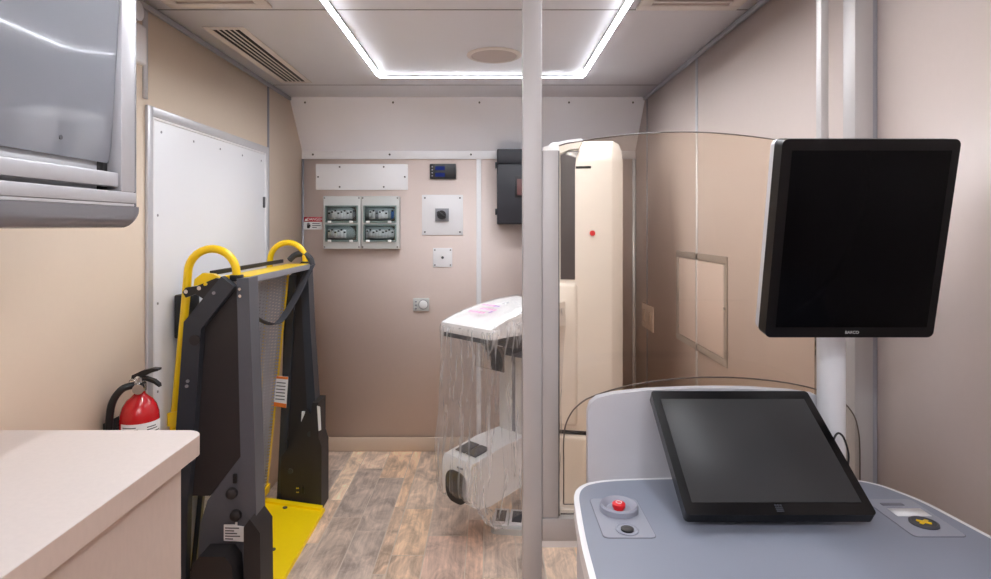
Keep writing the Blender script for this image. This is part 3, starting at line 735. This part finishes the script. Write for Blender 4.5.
bm.transform(Matrix.Translation((0, .0, .409)) @ Matrix.Rotation(R(8), 4, 'X')); U('detector_plate', bm, 'dgrey', parent=dt)
bm = B(); box(bm, -.02, .02, -.0325, -.0295, .366, .374); U('maker_plate', bm, 'grey', parent=dt)
# column
TF = Vector((.462, 3.136, 0)); TM = Matrix.Translation(TF) @ Matrix.Rotation(R(-12), 4, 'Z')
def T(bm): bm.transform(TM); return bm
tp = [(0, .43), (0, 1.80), (.004, 1.845), (.03, 1.905), (.07, 1.945), (.11, 1.955), (.33, 1.955), (.35, 1.93), (.35, .43)]
def loft(rings):
    bm = B(); V = [[bm.verts.new(p) for p in r_] for r_ in rings]
    for a_, b_ in zip(V, V[1:]):
        for i in range(len(a_)): bm.faces.new((a_[i], a_[(i + 1) % len(a_)], b_[(i + 1) % len(a_)], b_[i]))
    bm.faces.new(V[0][::-1]); bm.faces.new(V[-1]); bmesh.ops.recalc_face_normals(bm, faces=bm.faces)
    return bm
rings = []
for z, fr, sd in ((.43, 0, 0), (1.835, 0, 0), (1.85, .004, .002), (1.90, .03, .008), (1.935, .06, .02), (1.950, .085, .035), (1.955, .11, .06)):
    x0, x1, y1 = -.175 + sd, .232 - sd, .35 - sd
    rings.append([(x0, fr, z), (.172, fr, z), (.182, fr + .006, z), (x1 - .008, fr + .05, z), (x1, fr + .06, z), (x1, y1, z), (x0, y1, z)])
bm = loft(rings)
U('column', T(bm), 'machine', local=False)
sl = [(-.088, 1.22), (-.012, 1.22), (-.012, 1.80), (-.006, 1.86), (.008, 1.895), (-.04, 1.895), (-.088, 1.872)]
U('column_slot', T(prism(B(), sl, 'y', -.006, .03)), 'slot', local=False)
U('column_cap', T(prism(B(), [(-.178, 1.90), (-.178, 1.915)] + [(-.178 + .2 * k / 8, 1.915 + .04 * math.sin(R(90 * k / 8))) for k in range(1, 9)] + [(.03, 1.94), (.008, 1.902), (-.04, 1.9), (-.088, 1.878), (-.09, 1.87), (-.178, 1.86)], 'y', -.012, .03, .003)), 'machine', local=False)
U('carriage', T(box(B(), -.15, .0, -.03, .02, .46, 1.2, .02, 3)), 'machine', local=False)
U('column_slit', T(box(B(), -.008, .07, -.002, .01, 1.80, 1.812)), 'black', local=False)
q = (594 - VX) / FPX * 3.1
bm = B(); cyl(bm, (.078, .0, 1.463), (.078, -.008, 1.463), .014, 16); U('call_button', T(bm), 'redbtn', 'red button', local=False)
U('column_gap', T(box(B(), -.16, .2, .01, .33, .405, .432)), 'black', local=False)
U('column_foot', T(box(B(), -.2, .23, -.02, .36, .0, .406, .02, 3)), 'machine', local=False)
bm = prism(B(), rrect(.2, .68, 2.80, 3.2, .05), 'z', 0, .03, .006)
U('base_plate', bm, 'conwhite', local=False)
U('base_plate_seam', box(B(), .23, .60, 2.96, 2.97, .03, .034), 'black', local=False)

# clear plastic bag over the C-arm
pc = thing('plastic_cover', 'clear crumpled plastic bag draped over the x-ray machine head', 'plastic cover', N, R(-45))
def headtop(y):
    pr = [(-.05, 1.03), (0, 1.034), (.1, 1.066), (.25, 1.096), (.4, 1.112), (.6, 1.116)]
    for (a, za), (b, zb) in zip(pr, pr[1:]):
        if y <= b: return za + (zb - za) * max(0, (y - a)) / (b - a)
    return pr[-1][1]
def upath(hw, y0, y1, rad, n=64):                # open at the back: back-left corner round the front to the back-right
    L = [(-hw, y1)]; m = 12
    for k in range(m): L.append((-hw, y1 + (y0 + rad - y1) * (k + 1) / m))
    for k in range(1, 6): a = R(180 + 90 * k / 5); L.append((-hw + rad + rad * math.cos(a), y0 + rad + rad * math.sin(a)))
    for k in range(1, m): L.append((-hw + rad + (2 * hw - 2 * rad) * k / m, y0))
    for k in range(0, 6): a = R(270 + 90 * k / 5); L.append((hw - rad + rad * math.cos(a), y0 + rad + rad * math.sin(a)))
    for k in range(m): L.append((hw, y0 + rad + (y1 - y0 - rad) * (k + 1) / m))
    return L
rnd = random.Random(5); ph = [rnd.uniform(0, 6.28) for _ in range(12)]
def wr(i, z):                                     # wrinkle depth along the ring and down the drape
    return (math.sin(i * .9 + ph[0] + z * 5) * .5 + math.sin(i * 1.7 + ph[1] - z * 7) * .35 + math.sin(i * 2.9 + ph[2] + z * 3) * .25 + math.sin(z * 19 + i * .4) * .2)
rows = []
bm = B()
R0 = upath(.178, -.012, .535, .02)
for s in (.0, .35, .7, .92):                      # roof rows, from the ridge outwards
    row = []
    for i, (x, y) in enumerate(R0):
        yy = y * s + (1 - s) * (.30 if y < .30 else y)
        xx = x * s
        row.append((xx, yy, headtop(yy) + .013 + .003 * math.sin(i * 1.3 + s * 9)))
    rows.append(row)
Zs = [1.02, .99, .95, .90, .84, .78, .72, .66, .60, .54, .48, .43, .38, .33, .28, .23, .19, .16]
for z in Zs:
    f = (1.02 - z) / .83
    hw = .184 - .026 * math.sin(min(1, f * 1.3) * math.pi) + .0 * f
    y0 = -.02 - .021 * min(1, f * 1.4)
    row = []
    for i, (x, y) in enumerate(upath(hw, y0, .535, .03)):
        amp = .002 + .012 * min(1, max(0, f * 3))
        nx, ny = (x / hw if abs(x) > hw * .9 else 0), (-1 if y < y0 + .02 else 0)
        w = wr(i, z) * amp
        zz = z if z > 1.015 else z + 0.02 * math.sin(i * .5 + 1) * f
        if z > 1.0: zz = min(z, headtop(y) - .004)
        inward = max(0, x) * .35 * max(0, f - .45)
        row.append((x + nx * w - inward, y + ny * w + (.16 * max(0, f - .98) / .06 if y < y0 + .04 else 0), zz - .05 * max(0, f - .8) * 5 * max(0, x / hw)))
    rows.append(row)
V = [[bm.verts.new(p) for p in row] for row in rows]
for a, b in zip(V, V[1:]):
    for i in range(len(a) - 1): bm.faces.new((a[i], a[i + 1], b[i + 1], b[i]))
bmesh.ops.recalc_face_normals(bm, faces=bm.faces)
bm.transform(ML)
bm.normal_update()
for f_ in bm.faces:
    if abs(f_.normal.z) > .6 and f_.calc_center_median().z > .95: f_.material_index = 1
bag = obj('film', bm, [M['film'], M['film_top']], pc)
for f_ in bag.data.polygons: f_.use_smooth = True
sm = bag.modifiers.new('smooth', 'SUBSURF'); sm.levels = 1; sm.render_levels = 1
# pink and purple print on top of the bag
for m_, items in (('pink', ((-.09, .10, .10, .022), (-.06, .15, .12, .022), (-.10, .205, .09, .02), (-.02, .10, .05, .02))), ('purple', ((-.02, .205, .06, .02), (.03, .12, .03, .025)))):
    bm = B()
    for (x, y, w, h) in items:
        k = int(w / .022)
        for j in range(k):
            xx = x + j * .022; 
            vs = [bm.verts.new((xx + a, y + b, headtop(y + b) + .014)) for a, b in ((0, 0), (.015, 0), (.017, h), (.003, h))]
            bm.faces.new(vs)
    bm.transform(ML); obj('print', bm, M[m_], pc)

# foot pedal
r = thing('foot_pedal', 'pale grey double foot pedal on the floor under the plastic cover', 'foot pedal', (.1, 2.99, 0), R(-8))
W = WM[r.name]
def F(name, bm, m): bm.transform(W); return obj(name, bm, M[m], r)
F('base', prism(B(), rrect(-.085, .085, -.08, .09, .03), 'z', 0, .03, .006), 'boxgrey')
for xx in (-.04, .04):
    bm = prism(B(), [(-.05, .03), (-.05, .036), (.06, .062), (.06, .03)], 'x', xx - .036, xx + .036, .004); F('pedal', bm, 'conwhite')
    F('tread', prism(B(), [(-.03, .0425), (.045, .0605), (.045, .056), (-.03, .038)], 'x', xx - .024, xx + .024), 'dgrey')

# ------------------------------------------------------------------ glass partition
r = thing('glass_partition', 'aluminium framed partition with tinted curved-top glass shield behind the console', 'partition', (.53, 1.53, 0))
def G(name, bm, m, label=None): return obj(name, bm, M[m], r, True, label)
G('post', box(B(), .085, .1325, 1.50, 1.55, 0, ZC, .002), 'alu_grey')
G('post', box(B(), .915, .9605, 1.50, 1.552, 0, ZC, .002), 'alu_grey')
G('wall_channel', box(B(), .9605, XR, 1.505, 1.54, 0, ZC, .002), 'greytrim')
G('stile', box(B(), .1332, .1745, 1.504, 1.55, .768, 1.69, .002), 'alu_grey')
G('stile', box(B(), .83, .8495, 1.50, 1.523, 0, ZC, .002), 'alu_grey')
G('bottom_rail', box(B(), .1332, .83, 1.50, 1.55, .712, .7675, .002), 'alu_grey')
G('seal', box(B(), .1745, .178, 1.515, 1.535, .768, 1.69), 'black')
top = [(.1345, 1.655), (.140, 1.688), (.155, 1.700)] + [(.155 + (.83 - .155) * k / 16, 1.702 + .036 * math.sin(math.pi * min(1, k / 16 * 1.0)) ) for k in range(1, 17)]
gl = [(.1345, .7685)] + top + [(.829, .7685)]
G('glass', prism(B(), [(.178, .7685), (.178, 1.703)] + [(x, z) for x, z in top if x > .18] + [(.829, .7685)], 'y', 1.521, 1.529), 'glass', 'tinted clear glass with a curved top edge')
bm = B(); tube(bm, [Vector((x, 1.525, z + .001)) for x, z in [(.178, 1.703)] + [(x, z) for x, z in top if x > .18]], .0016, 6); G('glass_edge', bm, 'acredge')

# ------------------------------------------------------------------ operator console
cs = thing('operator_console', 'white and blue-grey operator console in the right foreground', 'console', (.53, .95, 0))
def K(name, bm, m, label=None, parent=None): return obj(name, bm, M[m], parent or cs, True, label)
ZT = .95
def outline(off):
    P_ = [(.150, .45), (.153, .80), (.157, .935), (.160, 1.05), (.168, 1.17), (.174, 1.225), (.188, 1.262), (.215, 1.287), (.27, 1.303), (.40, 1.313), (.55, 1.316), (.70, 1.313), (.79, 1.303), (.83, 1.279), (.853, 1.24), (.872, 1.19), (.886, 1.10), (.900, 1.0), (.912, .9), (.918, .8), (.92, .45)]
    pts = [Vector((x, y, 0)) for x, y in P_]; pts = smoothpath(pts, 4); out = []
    for i, p in enumerate(pts):
        t = (pts[min(i + 1, len(pts) - 1)] - pts[max(i - 1, 0)]).normalized()
        nrm = Vector((t.y, -t.x, 0)); out.append((p.x + nrm.x * off, p.y + nrm.y * off + (0)))
    return out
K('rim', prism(B(), outline(0), 'z', ZT - .035, ZT - .0005, .004), 'conwhite', 'white rim')
K('top', prism(B(), outline(.0105), 'z', ZT - .03, ZT + .0005, .0008), 'congrey', 'blue-grey top')
K('body', prism(B(), outline(.006), 'z', .10, ZT - .035, .004), 'conpanel')
K('plinth', prism(B(), outline(.05), 'z', 0, .10), 'dgrey')
K('back_panel', prism(B(), [(.2256, .90), (.2256, 1.075), (.232, 1.095), (.248, 1.108), (.285, 1.117), (.36, 1.125), (.45, 1.129), (.52, 1.13), (.60, 1.129), (.69, 1.123), (.745, 1.115), (.77, 1.102), (.78, 1.08), (.78, .90)], 'y', 1.368, 1.392, .004), 'conpanel', 'pale grey rounded back panel')
arch = [(.1755, .845), (.1755, .92), (.1755, .99), (.180, 1.03), (.195, 1.062), (.215, 1.082), (.24, 1.097), (.30, 1.117), (.37, 1.132), (.45, 1.141), (.52, 1.144), (.60, 1.142), (.70, 1.131), (.781, 1.112), (.832, 1.086), (.858, 1.056), (.869, 1.02), (.873, .97), (.873, .845)]
sm_arch = [(p.x, p.z) for p in smoothpath([Vector((x, 0, z)) for x, z in arch], 4)]
K('acrylic_screen', prism(B(), sm_arch, 'y', 1.41, 1.415), 'acrylic', 'clear acrylic screen with arched edge')
K('acrylic_edge', tube(B(), [Vector((x, 1.4125, z)) for x, z in sm_arch], .0017, 6), 'acredge')
K('back_bracket', box(B(), .26, .73, 1.29, 1.418, .86, .91, .004), 'conpanel')
def plate(x0, x1, y0, y1, rad):
    K('plate_line', prism(B(), rrect(x0 - .0012, x1 + .0012, y0 - .0012, y1 + .0012, rad), 'z', ZT, ZT + .0012), 'conline')
    return K('control_plate', prism(B(), rrect(x0, x1, y0, y1, rad), 'z', ZT, ZT + .0018), 'conplate')
p1 = plate(.2025, .295, 1.056, 1.207, .010)
bx, by = .2505, 1.158
K('stop_dish', lathe(B(), [(.036, 0), (.0365, .010), (.034, .013), (.0315, .011), (.024, .003), (.001, .002)], (bx, by, ZT + .0018), 36), 'conplate', parent=p1)
K('stop_button', lathe(B(), [(.010, .002), (.010, .006), (.0125, .007), (.0125, .013), (.010, .015), (.001, .0153)], (bx, by, ZT + .0018), 24), 'redbtn', 'red emergency stop button', parent=p1)
bm = tube(B(), [(bx + .0055 * math.cos(R(a)), by + .0055 * math.sin(R(a)), ZT + .0172) for a in range(0, 361, 24)], .0007, 5); K('stop_mark', bm, 'paper', parent=p1)
K('key_ring', lathe(B(), [(.021, 0), (.021, .002), (.019, .003), (.017, .001), (.001, .001)], (.249, 1.082, ZT + .0018), 28), 'conplate', parent=p1)
K('key_switch', lathe(B(), [(.0115, .001), (.0115, .004), (.009, .005), (.001, .004)], (.249, 1.08, ZT + .0018), 24), 'black', parent=p1)
p2 = plate(.752, .846, 1.06, 1.205, .010)
K('slot', box(B(), .772, .815, 1.176, 1.186, ZT + .0018, ZT + .003, .001), 'conline', parent=p2)
lb = K('label', box(B(), .772, .836, 1.133, 1.163, ZT + .0018, ZT + .0026), 'paper', 'white label', parent=p2)
K('start_ring', lathe(B(), [(.024, 0), (.024, .003), (.021, .004), (.019, .002), (.001, .002)], (.801, 1.105, ZT + .0018), 28), 'dgrey', parent=p2)
bm = B()
for a in (35, -35):
    b2 = box(B(), -.012, .012, -.0035, .0035, ZT + .0045, ZT + .0062, .001); b2.transform(Matrix.Translation((.801, 1.105, 0)) @ Matrix.Rotation(R(a), 4, 'Z'))
    me_ = bpy.data.meshes.new('tmp'); b2.to_mesh(me_); b2.free(); bm.from_mesh(me_); bpy.data.meshes.remove(me_)
K('start_symbol', bm, 'yellow', 'yellow symbol', parent=p2)

# ------------------------------------------------------------------ touch monitor on the console
tm = thing('touch_monitor', 'black touch monitor leaning back on the blue-grey console top', 'monitor', (.535, 1.2, ZT))
lean = math.atan2(1.32 - 1.075, 1.133 - .973)
MM = Matrix.Translation((.526, 1.075, .973)) @ Matrix.Rotation(-lean, 4, 'X')   # local: x right, z up the screen, -y out of the screen
def S(name, bm, m, label=None, parent=None): bm.transform(MM); return obj(name, bm, M[m], parent or tm, True, label)
H = math.hypot(1.32 - 1.075, 1.133 - .973); W2 = .1715
S('bezel', prism(B(), rrect(-W2, W2, .006, H, .008), 'y', -.006, .016, .003), 'bezel')
S('screen', box(B(), -W2 + .0165, W2 - .0165, -.0072, -.0058, .030, H - .023, .0004), 'screen')
S('back_cover', prism(B(), rrect(-W2 + .02, W2 - .02, .075, H - .02, .02), 'y', .016, .05, .008), 'bezel')
bm = B()
for k in range(3): box(bm, -.0065, .0065, -.0068, -.0058, .012 + k * .0035, .0142 + k * .0035)
for k in range(3): prism(bm, rrect(-.0065 + k * .0047, -.003 + k * .0047, .0225, .0262, .0012, 3), 'y', -.0068, -.0058)
S('logo', bm, 'liftblue')
bm = prism(B(), [(1.15, ZT + .001), (1.15, ZT + .008), (1.20, ZT + .02), (1.25, 1.03), (1.275, 1.02), (1.285, ZT + .001)], 'x', .46, .61, .003); obj('stand', bm, M['bezel'], tm)
obj('cable', tube(B(), smoothpath([(.725, 1.27, .98), (.73, 1.275, 1.035), (.742, 1.278, 1.058), (.756, 1.278, 1.048), (.766, 1.278, 1.008), (.758, 1.278, .958)], 6), .0022, 8), M['black'], tm)

# ------------------------------------------------------------------ diagnostic monitor on its pole
dm = thing('portrait_monitor', 'large black portrait monitor tilted forward on a white pole', 'monitor', (.763, 1.338, 0))
Yt, Yb = 1.15, 1.225
ct, cb_ = at(869.5, 139, Yt), at(851.5, 337.5, Yb)
tz = math.atan2(Yb - Yt, ct[1] - cb_[1]); Hm = math.hypot(Yb - Yt, ct[1] - cb_[1]); Wm = (959 - 780) * Yt / FPX / 2
DM = Matrix.Translation((ct[0] * .5 + cb_[0] * .5, Yb, cb_[1])) @ Matrix.Rotation(tz, 4, 'X')
def D(name, bm, m, label=None, parent=None): bm.transform(DM); return obj(name, bm, M[m], parent or dm, True, label)
D('bezel', prism(B(), rrect(-Wm, Wm, 0, Hm, .012), 'y', 0, .032, .005), 'bezel2')
D('screen', box(B(), -Wm + .02, Wm - .016, -.0012, .0006, .022, Hm - .022, .0004), 'screenblk')
D('back_cover', prism(B(), rrect(-Wm + .001, Wm - .001, .002, Hm - .002, .014), 'y', .032, .05, .006), 'conwhite', 'white back cover')
DMt = DM @ Matrix.Translation((0.005, -.0004, .011)) @ FACE
obj('lettering', text_bm('BARCO', .0085, .0004, DMt), M['boxgrey'], dm, False)
D('mount', prism(B(), rrect(-.06, .06, Hm * .36, Hm * .36 + .12, .012), 'y', .05, .075, .003), 'conpanel')
obj('pole', cyl(B(), (.763, 1.338, .8), (.763, 1.338, 1.52), .0285, 32), M['conwhite'], dm)
obj('pole_base', box(B(), .735, .79, 1.325, 1.351, .0, .8, .004), M['conwhite'], dm)
obj('bracket_arm', box(B(), .74, .79, 1.245, 1.335, 1.40, 1.46, .004), M['conwhite'], dm)

# ------------------------------------------------------------------ camera, world, view
cam = bpy.data.cameras.new('camera'); co = bpy.data.objects.new('camera', cam); C.objects.link(co)
co.location = (0, 0, CZ); co.rotation_euler = (R(90), 0, 0)
cam.sensor_width = 36; cam.lens = 36 * FPX / 991
cam.shift_x = (495.5 - VX) / 991; cam.shift_y = -(289.5 - VY) / 991
cam.clip_start = .02
S_ = bpy.context.scene; S_.camera = co
w = bpy.data.worlds.new('world'); S_.world = w; w.use_nodes = True
w.node_tree.nodes['Background'].inputs['Color'].default_value = (.8, .85, 1, 1); w.node_tree.nodes['Background'].inputs['Strength'].default_value = .1
S_.view_settings.view_transform = 'Standard'; S_.view_settings.look = 'None'
S_.view_settings.exposure = 1.2; S_.view_settings.gamma = 1; S_.view_settings.use_curve_mapping = False
S_.cycles.use_denoising = True
S_.cycles.max_bounces = 14; S_.cycles.diffuse_bounces = 6; S_.cycles.transparent_max_bounces = 24
S_.cycles.caustics_reflective = False; S_.cycles.caustics_refractive = False; S_.cycles.sample_clamp_indirect = 6
